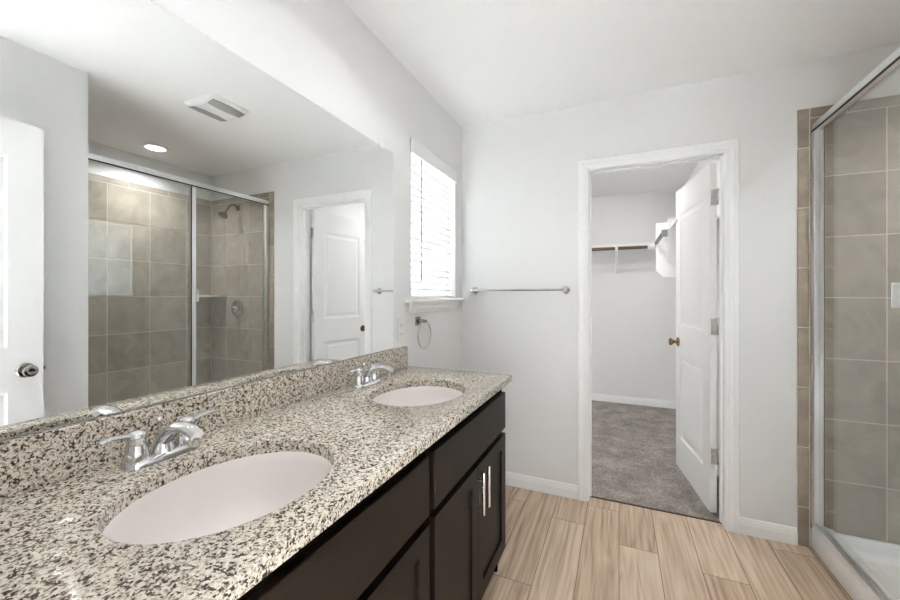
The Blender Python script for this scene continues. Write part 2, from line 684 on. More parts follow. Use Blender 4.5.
ROWS = [0.10] + [0.354 + 0.2988 * k for k in range(7)]
tiled('wall_shower_back', [1.880, 2.159, 2.459, XS - 0.010], ROWS, lambda u, v, d: (u, YB - d, v), u_bull=1.833, z_bull=2.196, seed=3)
tiled('wall_shower_far', [YR + 0.010, 1.327, 1.626, 1.925, 2.224, YB - 0.010], ROWS, lambda u, v, d: (XS - d, u, v), z_bull=2.196, seed=5)
tiled('wall_shower_front', [1.880, 2.159, 2.459, XS - 0.010], ROWS, lambda u, v, d: (u, YR + d, v), u_bull=1.833, z_bull=2.196, seed=8)


# ------------------------------------------------------------------ structure: trim, baseboards
CASING = [(0.0, 0.0), (0.0, 0.009), (0.006, 0.012), (0.014, 0.012), (0.017, 0.0145), (0.034, 0.0145), (0.037, 0.018), (0.054, 0.018), (0.060, 0.013), (0.060, 0.0)]
BASEP = [(0.0, 0.0), (0.014, 0.0), (0.014, 0.052), (0.0115, 0.056), (0.0115, 0.066), (0.008, 0.070), (0.008, 0.078), (0.004, 0.084), (0.0, 0.084)]


def casing(bm, x0, x1, z1, ywall, sgn):
    rows = []
    for (px, pz, dx, dz) in ((x0, 0, -1, 0), (x0, z1, -1, 1), (x1, z1, 1, 1), (x1, 0, 1, 0)):
        rows.append([bm.verts.new((px + dx * o, ywall + sgn * d, pz + dz * o)) for o, d in CASING])
    for a, c in zip(rows, rows[1:]):
        n = len(a)
        for i in range(n):
            j = (i + 1) % n
            bm.faces.new((a[i], a[j], c[j], c[i]))
    bm.faces.new(rows[0])
    bm.faces.new(rows[-1])


b = new_bm()
casing(b, DX0 - 0.004, DX1 + 0.004, DZ + 0.004, YB, -1)
casing(b, DX0 - 0.004, DX1 + 0.004, DZ + 0.004, CY0, 1)
box(b, DX0 - 0.0175, DX0, YB + 0.0005, CY0 - 0.0005, 0, DZ)
box(b, DX1, DX1 + 0.0175, YB + 0.0005, CY0 - 0.0005, 0, DZ)
box(b, DX0 - 0.0175, DX1 + 0.0175, YB + 0.0005, CY0 - 0.0005, DZ, DZ + 0.0175)
box(b, DX0, DX0 + 0.011, YB + 0.04, YB + 0.072, 0.009, DZ, bev=0.002)          # door stops
box(b, DX1 - 0.011, DX1, YB + 0.04, YB + 0.072, 0.009, DZ, bev=0.002)
box(b, DX0 + 0.011, DX1 - 0.011, YB + 0.04, YB + 0.072, DZ - 0.011, DZ, bev=0.002)
struct('trim_2', b, 'trim')

b = new_bm()
box(b, EX0 - 0.0175, EX0, -0.0745, YE - 0.0005, 0.0065, DZ + 0.02)
box(b, EX1, EX1 + 0.0175, -0.0745, YE - 0.0005, 0.0065, DZ + 0.02)
box(b, EX0 - 0.0175, EX1 + 0.0175, -0.0745, YE - 0.0005, DZ + 0.02, DZ + 0.0375)
struct('trim_3', b, 'trim')


def baseboard(name, place, a, c):
    bm = new_bm()
    prism(bm, BASEP, place, a, c)
    return struct(name, bm, 'trim')


baseboard('baseboard_back', lambda u, v, d: (d, YB - u, v), 0.0, DX0 - 0.064)
baseboard('baseboard_back_right', lambda u, v, d: (d, YB - u, v), DX1 + 0.064, 1.832)
baseboard('baseboard_left', lambda u, v, d: (u, d, v), 1.682, YB - 0.0145)
baseboard('baseboard_right', lambda u, v, d: (XR - u, d, v), YE + 0.001, YR)
baseboard('baseboard_closet_back', lambda u, v, d: (d, CY1 - u, v + 0.006), CX0, CX1)
baseboard('baseboard_closet_right', lambda u, v, d: (CX1 - u, d, v + 0.006), CY0, CY1 - 0.0145)
baseboard('baseboard_closet_left', lambda u, v, d: (CX0 + u, d, v + 0.006), CY0, CY1 - 0.0145)

# ------------------------------------------------------------------ structure: window
win = thing('window_1', 'white framed window in the left wall behind the slatted blind', 'window', (-0.13, (WY0 + WY1) / 2, WZ0), kind='structure')
b = new_bm()
for (y0, y1, z0, z1) in ((WY0, WY0 + 0.04, WZ0 - 0.02, WZ1), (WY1 - 0.04, WY1, WZ0 - 0.02, WZ1), (WY0 + 0.04, WY1 - 0.04, WZ0 - 0.02, WZ0 + 0.03),
                         (WY0 + 0.04, WY1 - 0.04, WZ1 - 0.04, WZ1), (WY0 + 0.04, WY1 - 0.04, 1.63, 1.67)):
    box(b, -0.148, -0.105, y0, y1, z0, z1, bev=0.003)
obj('window_frame', b, 'plastic', win)
b = new_bm()
box(b, -0.130, -0.126, WY0 + 0.038, WY1 - 0.038, WZ0 + 0.028, WZ1 - 0.038)
obj('window_pane', b, 'pane', win)

b = new_bm()      # sill board with horns
prism(b, [(-0.104, WZ0 - 0.0195), (-0.104, WZ0), (0.040, WZ0), (0.046, WZ0 - 0.005), (0.046, WZ0 - 0.014), (0.040, WZ0 - 0.0195)],
      lambda u, v, d: (u, d, v), WY0 + 0.0005, WY1 - 0.0005)
for y0, y1 in ((1.693, WY0 + 0.0005), (WY1 - 0.0005, 2.408)):
    prism(b, [(0.0, WZ0 - 0.0195), (0.0, WZ0), (0.040, WZ0), (0.046, WZ0 - 0.005), (0.046, WZ0 - 0.014), (0.040, WZ0 - 0.0195)],
          lambda u, v, d: (u, d, v), y0, y1)
struct('window_sill', b, 'trim')
b = new_bm()      # apron moulding under the sill
prof = [(0.0, 1.168), (0.008, 1.168), (0.009, 1.180), (0.016, 1.190), (0.017, 1.204), (0.024, 1.214), (0.026, WZ0 - 0.0205), (0.0, WZ0 - 0.0205)]
prism(b, prof, lambda u, v, d: (u, d, v), 1.735, 2.352)
struct('trim_4', b, 'trim')

# ------------------------------------------------------------------ doors (panelled slabs)


def panel_slab(bm, W_, H_, T, panels, x0=0.0, y0=0.0, z0=0.0, prof=((0.010, -0.006), (0.020, 0.0), (0.016, 0.005)), both=True):
    """slab in local XZ, front at y0+T (+Y), back at y0; rectangular raised panels (xa, xb, za, zb)"""
    xs = sorted({0.0, W_, *[p for q in panels for p in q[:2]]})
    zs = sorted({0.0, H_, *[p for q in panels for p in q[2:]]})
    pf = []
    for side in (0, 1):
        grid = {(i, k): bm.verts.new((x0 + x, y0 + (T if side else 0.0), z0 + z)) for i, x in enumerate(xs) for k, z in enumerate(zs)}
        for i in range(len(xs) - 1):
            for k in range(len(zs) - 1):
                q = [grid[i, k], grid[i + 1, k], grid[i + 1, k + 1], grid[i, k + 1]]
                if side:
                    q = q[::-1]
                f = bm.faces.new(q)
                if side == 1 or both:
                    for xa, xb, za, zb in panels:
                        if xs[i] >= xa - 1e-6 and xs[i + 1] <= xb + 1e-6 and zs[k] >= za - 1e-6 and zs[k + 1] <= zb + 1e-6:
                            pf.append(f)
        if side == 0:
            g0 = grid
        else:
            g1 = grid
    nx, nz = len(xs) - 1, len(zs) - 1
    loop = [(i, 0) for i in range(nx)] + [(nx, k) for k in range(nz)] + [(i, nz) for i in range(nx, 0, -1)] + [(0, k) for k in range(nz, 0, -1)]
    for a, c in zip(loop, loop[1:] + loop[:1]):
        bm.faces.new((g0[a], g0[c], g1[c], g1[a]))
    bmesh.ops.recalc_face_normals(bm, faces=bm.faces)
    for f in pf:
        cur = f
        for th, dp in prof:
            bmesh.ops.inset_region(bm, faces=[cur], thickness=th, depth=dp, use_even_offset=True)


def door_knob(bm, x, z, y, sgn):
    ax = 'y' if sgn > 0 else '-y'
    lathe(bm, [(0.033, 0.0), (0.033, 0.004), (0.028, 0.009), (0.014, 0.011), (0.011, 0.018), (0.0115, 0.028), (0.019, 0.036), (0.0255, 0.045),
               (0.0265, 0.052), (0.023, 0.058), (0.014, 0.0605), (0.012, 0.0595), (0.0001, 0.059)], (x, y, z), ax, 28)


def make_door(name, label, pin, rot, width, panels, knob_mat, knob_z, hinges, hinge_mat='brushed', z0=0.014, height=2.010, T=0.035):
    r = thing(name, label, 'door', (pin[0], pin[1], 0.0), rot, kind='structure')
    bm = new_bm()
    panel_slab(bm, width, height, T, panels, x0=0.003, z0=z0)
    obj('slab', bm, 'door', r, local=True)
    kx = 0.003 + width - 0.060
    for sgn, y in ((1, T + 0.0002), (-1, -0.0002)):
        bm = new_bm()
        door_knob(bm, kx, knob_z, y, sgn)
        k = obj('knob', bm, knob_mat, r, smooth=35, local=True)
        k['label'] = 'round metal knob'
    bm = new_bm()
    box(bm, 0.003 + width - 0.0005, 0.003 + width + 0.0012, 0.006, 0.029, knob_z - 0.028, knob_z + 0.028)
    box(bm, 0.003 + width + 0.001, 0.003 + width + 0.009, 0.011, 0.024, knob_z - 0.008, knob_z + 0.008, bev=0.002)
    obj('latch', bm, knob_mat, r, local=True)
    for hz in hinges:
        bm = new_bm()
        box(bm, 0.0005, 0.0035, 0.001, 0.031, hz - 0.045, hz + 0.045, bev=0.0008)
        tube(bm, [(0, -0.0055, hz - 0.045), (0, -0.0055, hz + 0.045)], 0.0058, 14)
        tube(bm, [(0, -0.0055, hz + 0.045), (0, -0.0055, hz + 0.052)], [0.0045, 0.003], 14)
        for s in (-0.028, 0.0, 0.028):
            lathe(bm, [(0.0035, 0.0), (0.003, 0.0012), (0.0001, 0.0012)], (0.0006, 0.016, hz + s), '-x', 10)
        h = obj('hinge', bm, hinge_mat, r, local=True)
        h['label'] = 'silver butt hinge'
    return r


closet_door = make_door('door_1', 'white two panel closet door standing open into the carpeted closet', (1.5205, 2.5955), math.radians(98.0), 0.655,
                        [(0.105, 0.550, 0.225, 0.815), (0.105, 0.550, 1.030, 1.825)], 'bronze', 0.925, (0.340, 1.081, 1.822), z0=0.018, height=2.004)
entry_door = make_door('door_2', 'white entry door folded open against the short wall, seen in the mirror', (1.506, 0.044), math.radians(90.0), 0.802,
                       [(0.115, 0.687, 0.225, 0.815), (0.115, 0.687, 1.010, 1.865)], 'pewter', 0.920, (0.340, 1.081, 1.822), height=2.028)

# ------------------------------------------------------------------ countertop, backsplash
SX, SY, SA, SB = 0.319, (0.512, 1.260), 0.168, 0.204
CT0, CT1, CTX = 0.043, 1.688, 0.5645


def ell(k, a, bq, cx, cy, n=72):
    return [(cx + (a + k) * math.cos(2 * math.pi * i / n), cy + (bq + k) * math.sin(2 * math.pi * i / n)) for i in range(n)]


def rect_loop(i, n=12):
    p = [(0.001, CT0 + 0.0), (CTX - i, CT0), (CTX - i, CT1 - i), (0.001, CT1 - i)]
    return p


bm = new_bm()
tops, bots = [], []
def loop_verts(pts, z):
    return [bm.verts.new((x, y, z)) for x, y in pts]
def loop_edges(vs):
    out = []
    for i in range(len(vs)):
        out.append(bm.edges.new((vs[i], vs[(i + 1) % len(vs)])))
    return out
te, be = [], []
o1 = loop_verts(rect_loop(0.004), 0.900); o2 = loop_verts(rect_loop(0.001), 0.8985); o3 = loop_verts(rect_loop(0.0), 0.895)
o4 = loop_verts(rect_loop(0.0), 0.872); o5 = loop_verts(rect_loop(0.002), 0.870)
te += loop_edges(o1); be += loop_edges(o5)
for a, c in ((o1, o2), (o2, o3), (o3, o4), (o4, o5)):
    ring_bridge(bm, a, c)
for sy in SY:
    h1 = loop_verts(ell(0.003, SA, SB, SX, sy), 0.900); h2 = loop_verts(ell(0.0008, SA, SB, SX, sy), 0.899); h3 = loop_verts(ell(0.0, SA, SB, SX, sy), 0.897)
    h4 = loop_verts(ell(0.0, SA, SB, SX, sy), 0.870)
    te += loop_edges(h1); be += loop_edges(h4)
    for a, c in ((h1, h2), (h2, h3), (h3, h4)):
        ring_bridge(bm, a, c)
bmesh.ops.triangle_fill(bm, edges=te, use_beauty=True, use_dissolve=False)
bmesh.ops.triangle_fill(bm, edges=be, use_beauty=True, use_dissolve=False)
o = obj('granite_countertop', bm, 'granite', None, smooth=40)
tag(base_origin(o), 'long speckled cream and black granite countertop with two oval sinks', 'countertop')

bm = new_bm()
box(bm, 0.001, 0.021, CT0, CT1, 0.9004, 1.001, bev=0.0015)
o = obj('granite_backsplash', bm, 'granite')
tag(base_origin(o), 'low speckled granite backsplash strip standing under the mirror', 'backsplash')

# ------------------------------------------------------------------ sinks
sink = thing('undermount_sink', 'oval biscuit white sink nearest the camera in the granite countertop', 'sink', (SX, SY[0], 0.70), group='oval undermount sinks')
bm = new_bm()
prof = [(1.095, 0.1565), (1.095, 0.1695), (1.004, 0.1695), (0.995, 0.166), (0.985, 0.150), (0.962, 0.115), (0.915, 0.078), (0.83, 0.046), (0.70, 0.026),
        (0.50, 0.014), (0.28, 0.008), (0.125, 0.006), (0.118, 0.0), (0.16, -0.004), (0.50, 0.003), (0.74, 0.016), (0.87, 0.037), (0.95, 0.070), (0.995, 0.110), (1.02, 0.150)]
rings = []
for k, z in prof:
    rings.append([bm.verts.new((SX + SA * k * math.cos(2 * math.pi * i / 64), SY[0] + SB * k * math.sin(2 * math.pi * i / 64), 0.70 + z)) for i in range(64)])
for a, c in zip(rings, rings[1:] + rings[:1]):
    ring_bridge(bm, a, c)
obj('basin', bm, 'china', sink, smooth=50)
bm = new_bm()
lathe(bm, [(0.0225, 0.0055), (0.024, 0.0085), (0.019, 0.010), (0.016, 0.0075), (0.0150, 0.0105), (0.0001, 0.0125)], (SX, SY[0], 0.70), 'z', 28)
dr = obj('drain', bm, 'chrome', sink, smooth=40)
dr['label'] = 'round chrome drain'
dup(sink, (SX, SY[1], 0.70), 'oval biscuit white sink at the window end of the granite countertop')

# ------------------------------------------------------------------ faucets
FX = 0.079
fau = thing('centerset_faucet', 'chrome two handle faucet behind the sink nearest the camera', 'faucet', (FX, SY[0], 0.9002), group='chrome centerset faucets')
bm = new_bm()
def oval_plate(bm, rows, n=40):
    rs = []
    for hl, r, z in rows:      # stadium: half length hl, end radius r
        pts = []
        for k in range(n):
            t = 2 * math.pi * k / n
            s = math.sin(t)
            pts.append(bm.verts.new((r * math.cos(t), (hl if s >= 0 else -hl) + r * s, z)))
        rs.append(pts)
    for a, c in zip(rs, rs[1:]):
        ring_bridge(bm, a, c)
    bm.faces.new(rs[0]); bm.faces.new(rs[-1])
oval_plate(bm, [(0.051, 0.0275, 0.0), (0.051, 0.0275, 0.008), (0.051, 0.025, 0.013), (0.051, 0.018, 0.0165)])
obj('base_plate', bm, 'chrome', fau, smooth=50, local=True)
bm = new_bm()
lathe(bm, [(0.0235, 0.012), (0.0215, 0.022), (0.018, 0.034), (0.016, 0.040)], (0, 0, 0), 'z', 24)
pts, rad = [], []
for k in range(15):
    t = k / 14
    x = 0.002 + 0.118 * t ** 1.15
    z = 0.036 + 0.044 * math.sin(math.pi * min(1.0, t * 0.72)) - 0.006 * t
    pts.append((x, 0, z)); rad.append(0.0175 - 0.0045 * t)
tube(bm, pts, rad, 20, flat=(1.05, 0.85))
lathe(bm, [(0.0105, 0.0), (0.0105, 0.014), (0.0085, 0.014), (0.0085, 0.010), (0.0001, 0.010)], (pts[-1][0] - 0.010, 0, pts[-1][2] - 0.007), '-z', 20)
obj('spout', bm, 'chrome', fau, smooth=50, local=True)
for s in (-1, 1):
    bm = new_bm()
    lathe(bm, [(0.0225, 0.012), (0.0215, 0.022), (0.0185, 0.044), (0.0165, 0.052), (0.0175, 0.054), (0.0175, 0.066), (0.014, 0.072), (0.006, 0.0745), (0.0001, 0.075)], (0, s * 0.051, 0), 'z', 28)
    hd = obj('handle', bm, 'chrome', fau, smooth=50, local=True)
    bm = new_bm()
    tube(bm, [(0.0, s * 0.056, 0.064), (0.004, s * 0.075, 0.070), (0.010, s * 0.098, 0.0745), (0.013, s * 0.110, 0.0735), (0.015, s * 0.120, 0.0725)], [0.0100, 0.0085, 0.0078, 0.0080, 0.0055], 16, flat=(1.05, 0.62))
    lv = obj('lever', bm, 'chrome', fau, smooth=50, local=True)
    lv.parent = hd
bm = new_bm()
tube(bm, [(-0.012, 0, 0.012), (-0.012, 0, 0.078)], 0.0024, 10)
lathe(bm, [(0.0024, 0.074), (0.0052, 0.077), (0.0058, 0.082), (0.0035, 0.087), (0.0001, 0.088)], (-0.012, 0, 0), 'z', 14)
obj('drain_lift_rod', bm, 'chrome', fau, smooth=50, local=True)
dup(fau, (FX, SY[1], 0.9002), 'chrome two handle faucet behind the sink at the window end')

# ------------------------------------------------------------------ vanity cabinets
VF = 0.539          # door faces
VC = 0.519          # face frame
def make_cabinet():
    # unit local frame: origin at floor, back left corner; y 0..0.753
    Wd = 0.753
    r = thing('vanity_cabinet', 'dark brown vanity cabinet with two bar handles under the sink by the window', 'cabinet', (0.001, 0.925, 0.0), group='dark vanity sink cabinets')
    bm = new_bm()
    X = VC - 0.001
    box(bm, 0.0, X - 0.018, 0.0, 0.016, 0.0, 0.869)
    box(bm, 0.0, X - 0.018, Wd - 0.016, Wd, 0.0, 0.869)
    box(bm, 0.0, X - 0.018, 0.016, Wd - 0.016, 0.100, 0.116)
    box(bm, 0.0, 0.006, 0.016, Wd - 0.016, 0.116, 0.869)
    for y0, y1 in ((0.0, 0.040), (Wd - 0.040, Wd)):
        box(bm, X - 0.018, X, y0, y1, 0.100, 0.869)
    for z0, z1 in ((0.100, 0.135), (0.622, 0.680), (0.795, 0.869)):
        box(bm, X - 0.018, X, 0.040, Wd - 0.040, z0, z1)
    obj('body', bm, 'frame', r, local=True)
    bm = new_bm()
    box(bm, X - 0.090, X - 0.075, 0.016, Wd - 0.016, 0.0, 0.0998)
    obj('toe_kick', bm, 'dark_gap', r, local=True)
    x0, x1 = X + 0.0005, VF - 0.001
    bm = new_bm()
    box(bm, x0, x1, 0.027, Wd - 0.005, 0.661, 0.824, bev=0.002)
    obj('drawer_front', bm, 'espresso', r, local=True)
    mid = 0.3815
    for y0, y1, hy in ((0.027, mid - 0.0015, mid - 0.029), (mid + 0.0015, Wd - 0.005, mid + 0.030)):
        bm = new_bm()
        tmp = new_bm()
        w_ = y1 - y0
        panel_slab(tmp, w_, 0.513, x1 - x0, [(0.057, w_ - 0.057, 0.057, 0.513 - 0.057)], prof=((0.0012, -0.009),), both=False)
        me = bpy.data.meshes.new('tmp'); tmp.to_mesh(me); tmp.free()
        # slab local X -> -Y (front faces +X): rotate so +Y of slab becomes +X
        me.transform(Matrix.Translation((x0, y1, 0.125)) @ Matrix.Rotation(-math.pi / 2, 4, 'Z'))
        bm.from_mesh(me); bpy.data.meshes.remove(me)
        d = obj('door', bm, 'espresso', r, local=True)
        bm = new_bm()
        hz0, hz1 = 0.493, 0.619
        tube(bm, [(x1 + 0.032, hy, hz0 - 0.012), (x1 + 0.032, hy, hz1 + 0.012)], 0.0058, 16)
        for hz in (hz0 + 0.018, hz1 - 0.018):
            tube(bm, [(x1 + 0.0002, hy, hz), (x1 + 0.032, hy, hz)], 0.0048, 12)
        h = obj('handle', bm, 'brushed', r, smooth=40, local=True)
        h.parent = d
        h['label'] = 'brushed nickel bar handle'
    return r


cab = make_cabinet()
dup(cab, (0.001, 0.171, 0.0), 'dark brown vanity cabinet under the sink nearest the camera')
bm = new_bm()
box(bm, 0.001, VC, 0.0435, 0.1705, 0.0, 0.869)
o = obj('cabinet_filler_panel', bm, 'espresso')
tag(base_origin(o), 'narrow dark brown filler panel closing the vanity against the entry wall', 'panel')

# ------------------------------------------------------------------ mirror
mir = thing('wall_mirror', 'large frameless mirror on the left wall above the granite backsplash', 'mirror', (0.0, 0.82, 1.0015))
bm = new_bm()
MY0, MY1, MZ0, MZ1 = 0.055, 1.575, 1.0015, 1.953
v = [bm.verts.new(p) for p in ((0.0062, MY0 + .001, MZ0 + .001), (0.0062, MY1 - .001, MZ0 + .001), (0.0062, MY1 - .001, MZ1 - .001), (0.0062, MY0 + .001, MZ1 - .001))]
v2 = [bm.verts.new(p) for p in ((0.0005, MY0, MZ0), (0.0005, MY1, MZ0), (0.0005, MY1, MZ1), (0.0005, MY0, MZ1))]
v3 = [bm.verts.new(p) for p in ((0.0052, MY0, MZ0), (0.0052, MY1, MZ0), (0.0052, MY1, MZ1), (0.0052, MY0, MZ1))]
bm.faces.new(v)
for i in range(4):
    j = (i + 1) % 4
    bm.faces.new((v[i], v[j], v3[j], v3[i])).material_index = 1
    bm.faces.new((v3[i], v3[j], v2[j], v2[i])).material_index = 1
bm.faces.new(v2).material_index = 1
obj('mirror_glass', bm, ['mirror', 'edge'], mir)
bm = new_bm()
box(bm, 0.0064, 0.0082, MY0, MY1, 1.0014, 1.0036)
obj('channel', bm, 'edge', mir)
for y in (0.45, 1.477):
    bm = new_bm()
    box(bm, 0.0005, 0.0075, y - 0.011, y + 0.011, MZ1 + 0.0005, MZ1 + 0.020, bev=0.002)
    box(bm, 0.0066, 0.0095, y - 0.011, y + 0.011, MZ1 - 0.008, MZ1 + 0.014, bev=0.001)
    c = obj('clip', bm, 'plastic', mir)
    c['label'] = 'small clear plastic clip'

# ------------------------------------------------------------------ blind
bl = thing('window_blind', 'white horizontal slat blind lowered in the left wall window', 'blind', (-0.03, 2.05, 1.26))
bm = new_bm()
box(bm, 0.0015, 0.0135, 1.741, 2.347, 2.018, 2.094, bev=0.003, seg=2)
box(bm, 0.0015, 0.0165, 1.741, 2.347, 2.086, 2.096, bev=0.003, seg=2)
box(bm, 0.0015, 0.0165, 1.741, 2.347, 2.016, 2.024, bev=0.003, seg=2)
obj('valance', bm, 'plastic', bl)
bm = new_bm()
box(bm, -0.060, -0.015, 1.764, 2.334, 2.025, 2.062, bev=0.002)
obj('headrail', bm, 'plastic', bl)
bm = new_bm()
sw, pitch = 0.056, 0.0405
zc = 2.004
ang = math.radians(77)
nsl = 0
while zc > 1.268:
    sec = []
    for k in range(7):
        t = -0.5 + k / 6
        crown = 0.0022 * (1 - 4 * t * t)
        sec.append((t * sw, crown + 0.0013))
    for k in range(6, -1, -1):
        t = -0.5 + k / 6
        crown = 0.0022 * (1 - 4 * t * t)
        sec.append((t * sw, crown - 0.0013))
    # room side edge up, outer edge down
    ca, sa = math.cos(-ang), math.sin(-ang)
    poly = [(-0.038 + u * ca + h * sa, zc - u * sa + h * ca) for u, h in sec]
    prism(bm, poly, lambda u, v, d: (u, d, v), 1.759, 2.348)
    zc -= pitch
    nsl += 1
obj('slats', bm, 'slats', bl, smooth=35)
bm = new_bm()
box(bm, -0.062, -0.014, 1.759, 2.348, 1.2435, 1.262, bev=0.003)
obj('bottom_rail', bm, 'plastic', bl)
for y in (1.92, 2.25):
    bm = new_bm()
    for x in (-0.012, -0.064):
        tube(bm, [(x, y, 1.255), (x, y, 2.03)], 0.0009, 6)
    obj('ladder_cord', bm, 'cord', bl)
bm = new_bm()
tube(bm, [(0.008, 1.858, 2.0155), (0.008, 1.858, 1.352)], 0.0042, 10)
tube(bm, [(0.008, 1.858, 1.362), (0.008, 1.858, 1.338)], [0.0042, 0.006], 10)
wd = obj('tilt_wand', bm, 'wand', bl, smooth=50)
wd['label'] = 'thin grey tilt wand'

# ------------------------------------------------------------------ wall hardware
tr = thing('towel_ring', 'chrome towel ring on the wall under the window', 'towel ring', (0.0, 1.821, 1.121))
bm = new_bm()
box(bm, 0.0002, 0.010, 1.797, 1.845, 1.097, 1.145, bev=0.003, seg=2)
box(bm, 0.009, 0.040, 1.810, 1.832, 1.110, 1.132, bev=0.004, seg=2)
tube(bm, [(0.046, 1.806, 1.121), (0.046, 1.836, 1.121)], 0.009, 16)
obj('mount', bm, 'pewter', tr, smooth=40)
bm = new_bm()
R = 0.074
cc = Vector((0.046, 1.821, 1.121 - R))
pts = [cc + Vector((0.010 * math.sin(t * 0.5) ** 2 * 0, R * math.sin(t), R * math.cos(t))) for t in [2 * math.pi * k / 48 for k in range(48)]]
rings = []
for k, p in enumerate(pts):
    rad = (p - cc).normalized()
    rings.append([bm.verts.new(p + (rad * math.cos(a) + Vector((1, 0, 0)) * math.sin(a)) * 0.0042) for a in [2 * math.pi * j / 12 for j in range(12)]])
for a, c in zip(rings, rings[1:] + rings[:1]):
    ring_bridge(bm, a, c)
obj('ring', bm, 'chrome', tr, smooth=60)

tb = thing('towel_bar', 'long chrome towel bar on the back wall beside the closet door', 'towel bar', (0.41, YB, 1.296))
for x in (0.098, 0.706):
    bm = new_bm()
    lathe(bm, [(0.026, 0.0002), (0.026, 0.006), (0.020, 0.012), (0.0125, 0.018), (0.0115, 0.045), (0.0135, 0.052), (0.0135, 0.066), (0.010, 0.071), (0.0001, 0.072)], (x, YB, 1.296), '-y', 28)
    obj('post', bm, 'chrome', tb, smooth=40)
bm = new_bm()
tube(bm, [(0.098, YB - 0.059, 1.296), (0.706, YB - 0.059, 1.296)], 0.0075, 18)
obj('bar', bm, 'chrome', tb, smooth=40)

ou = thing('power_outlet', 'white double power outlet plate on the wall beside the mirror', 'outlet', (0.0, 1.648, 1.090))
bm = new_bm()
box(bm, 0.0002, 0.006, 1.613, 1.683, 1.032, 1.148, bev=0.0025, seg=2)
obj('cover_plate', bm, 'plastic', ou)
for z in (1.065, 1.111):
    bm = new_bm()
    lathe(bm, [(0.0165, 0.0058), (0.0165, 0.0085), (0.0155, 0.009)], (0.0, 1.648, z), 'x', 24, sy=0.86)
    for dy in (-0.006, 0.006):
        box(bm, 0.0088, 0.0094, 1.648 + dy - 0.001, 1.648 + dy + 0.001, z - 0.004, z + 0.005, mi=1)
    obj('socket', bm, ['plastic', 'seal'], ou)

# ------------------------------------------------------------------ shower
pan = thing('shower_pan', 'low white shower base with a raised front curb', 'shower base', (2.28, 1.76, 0.0))
PX0_, PX1_, PY0_, PY1_ = 1.888, XS - 0.0005, YR + 0.0005, YB - 0.0005
bm = new_bm()
CB = 1.972
box(bm, PX0_, CB, PY0_, PY1_, 0.0, 0.116, bev=0.010, seg=4)
obj('curb', bm, 'acrylic', pan, smooth=40)
bm = new_bm()
# tray: flat floor with coved sides up to the rim under the tile
def tray_loop(i, z):
    x0, x1, y0, y1 = CB - 0.004 + i, PX1_ - i, PY0_ + i, PY1_ - i
    r = 0.012 + i * 0.5
    out = []
    for cx_, cy_, a0 in ((x1 - r, y1 - r, 0), (x0 + r, y1 - r, 90), (x0 + r, y0 + r, 180), (x1 - r, y0 + r, 270)):
        for k in range(5):
            t = math.radians(a0 + k * 22.5)
            out.append(bm.verts.new((cx_ + r * math.cos(t), cy_ + r * math.sin(t), z)))
    return out
lp = [tray_loop(0.0, 0.0), tray_loop(0.0, 0.099), tray_loop(0.022, 0.0985), tray_loop(0.026, 0.094), tray_loop(0.034, 0.056), tray_loop(0.044, 0.044), tray_loop(0.060, 0.039), tray_loop(0.30, 0.030)]
for a, c in zip(lp, lp[1:]):
    ring_bridge(bm, a, c)
bm.faces.new(lp[-1]); bm.faces.new(lp[0])
obj('tray', bm, 'acrylic', pan, smooth=50)
bm = new_bm()
lathe(bm, [(0.045, 0.0300), (0.045, 0.034), (0.035, 0.0345), (0.0001, 0.034)], (2.32, 1.76, 0.0), 'z', 28)
dd = obj('drain', bm, 'satin', pan, smooth=40)

en = thing('shower_enclosure', 'chrome framed clear glass shower screen with a glass door', 'shower screen', (1.905, 1.76, 0.117))
GX = 1.905
Y0, Y1, YM = YR + 0.0112, YB - 0.0112, 1.800
bm = new_bm()
box(bm, GX - 0.019, GX + 0.019, Y0, Y1, 2.076, 2.113, bev=0.003)
box(bm, GX - 0.022, GX - 0.018, Y0, Y1, 2.070, 2.078, mi=1)
obj('header', bm, ['satin', 'seal'], en)
bm = new_bm()
box(bm, GX - 0.018, GX + 0.024, Y0, Y1, 0.1165, 0.128, bev=0.003)
box(bm, GX - 0.018, GX - 0.006, Y0, Y1, 0.127, 0.140, bev=0.002)
box(bm, GX + 0.010, GX + 0.022, Y0, Y1, 0.127, 0.136, bev=0.002)
obj('sill_track', bm, 'satin', en)
for y0, y1, ys in ((Y0, Y0 + 0.030, Y0 + 0.030), (Y1 - 0.030, Y1, Y1 - 0.0312)):
    bm = new_bm()
    box(bm, GX - 0.020, GX - 0.006, y0, y1, 0.1285, 2.0755, bev=0.002)
    box(bm, GX - 0.006, GX + 0.013, y0 + 0.003, y1 - 0.003, 0.1285, 2.0755, bev=0.001)
    box(bm, GX + 0.013, GX + 0.021, y0, y1, 0.1285, 2.0755, bev=0.002)
    box(bm, GX + 0.0165, GX + 0.0205, ys, ys + 0.0012, 0.1285, 2.0755, mi=1)
    obj('wall_jamb', bm, ['satin', 'seal'], en)
bm = new_bm()
box(bm, GX - 0.016, GX + 0.016, YM - 0.016, YM + 0.016, 0.1405, 2.0695, bev=0.003)
box(bm, GX - 0.0165, GX - 0.008, YM - 0.0185, YM - 0.0155, 0.1405, 2.0695, mi=1)
obj('mullion', bm, ['satin', 'seal'], en)
bm = new_bm()
box(bm, GX - 0.003, GX + 0.003, Y0 + 0.0215, YM - 0.019, 0.1285, 2.076)
obj('fixed_panel', bm, 'glass', en)
bm = new_bm()
box(bm, GX - 0.003, GX + 0.003, YM + 0.018, Y1 - 0.0315, 0.1405, 2.066)
gd = obj('glass_door', bm, 'glass', en)
bm = new_bm()
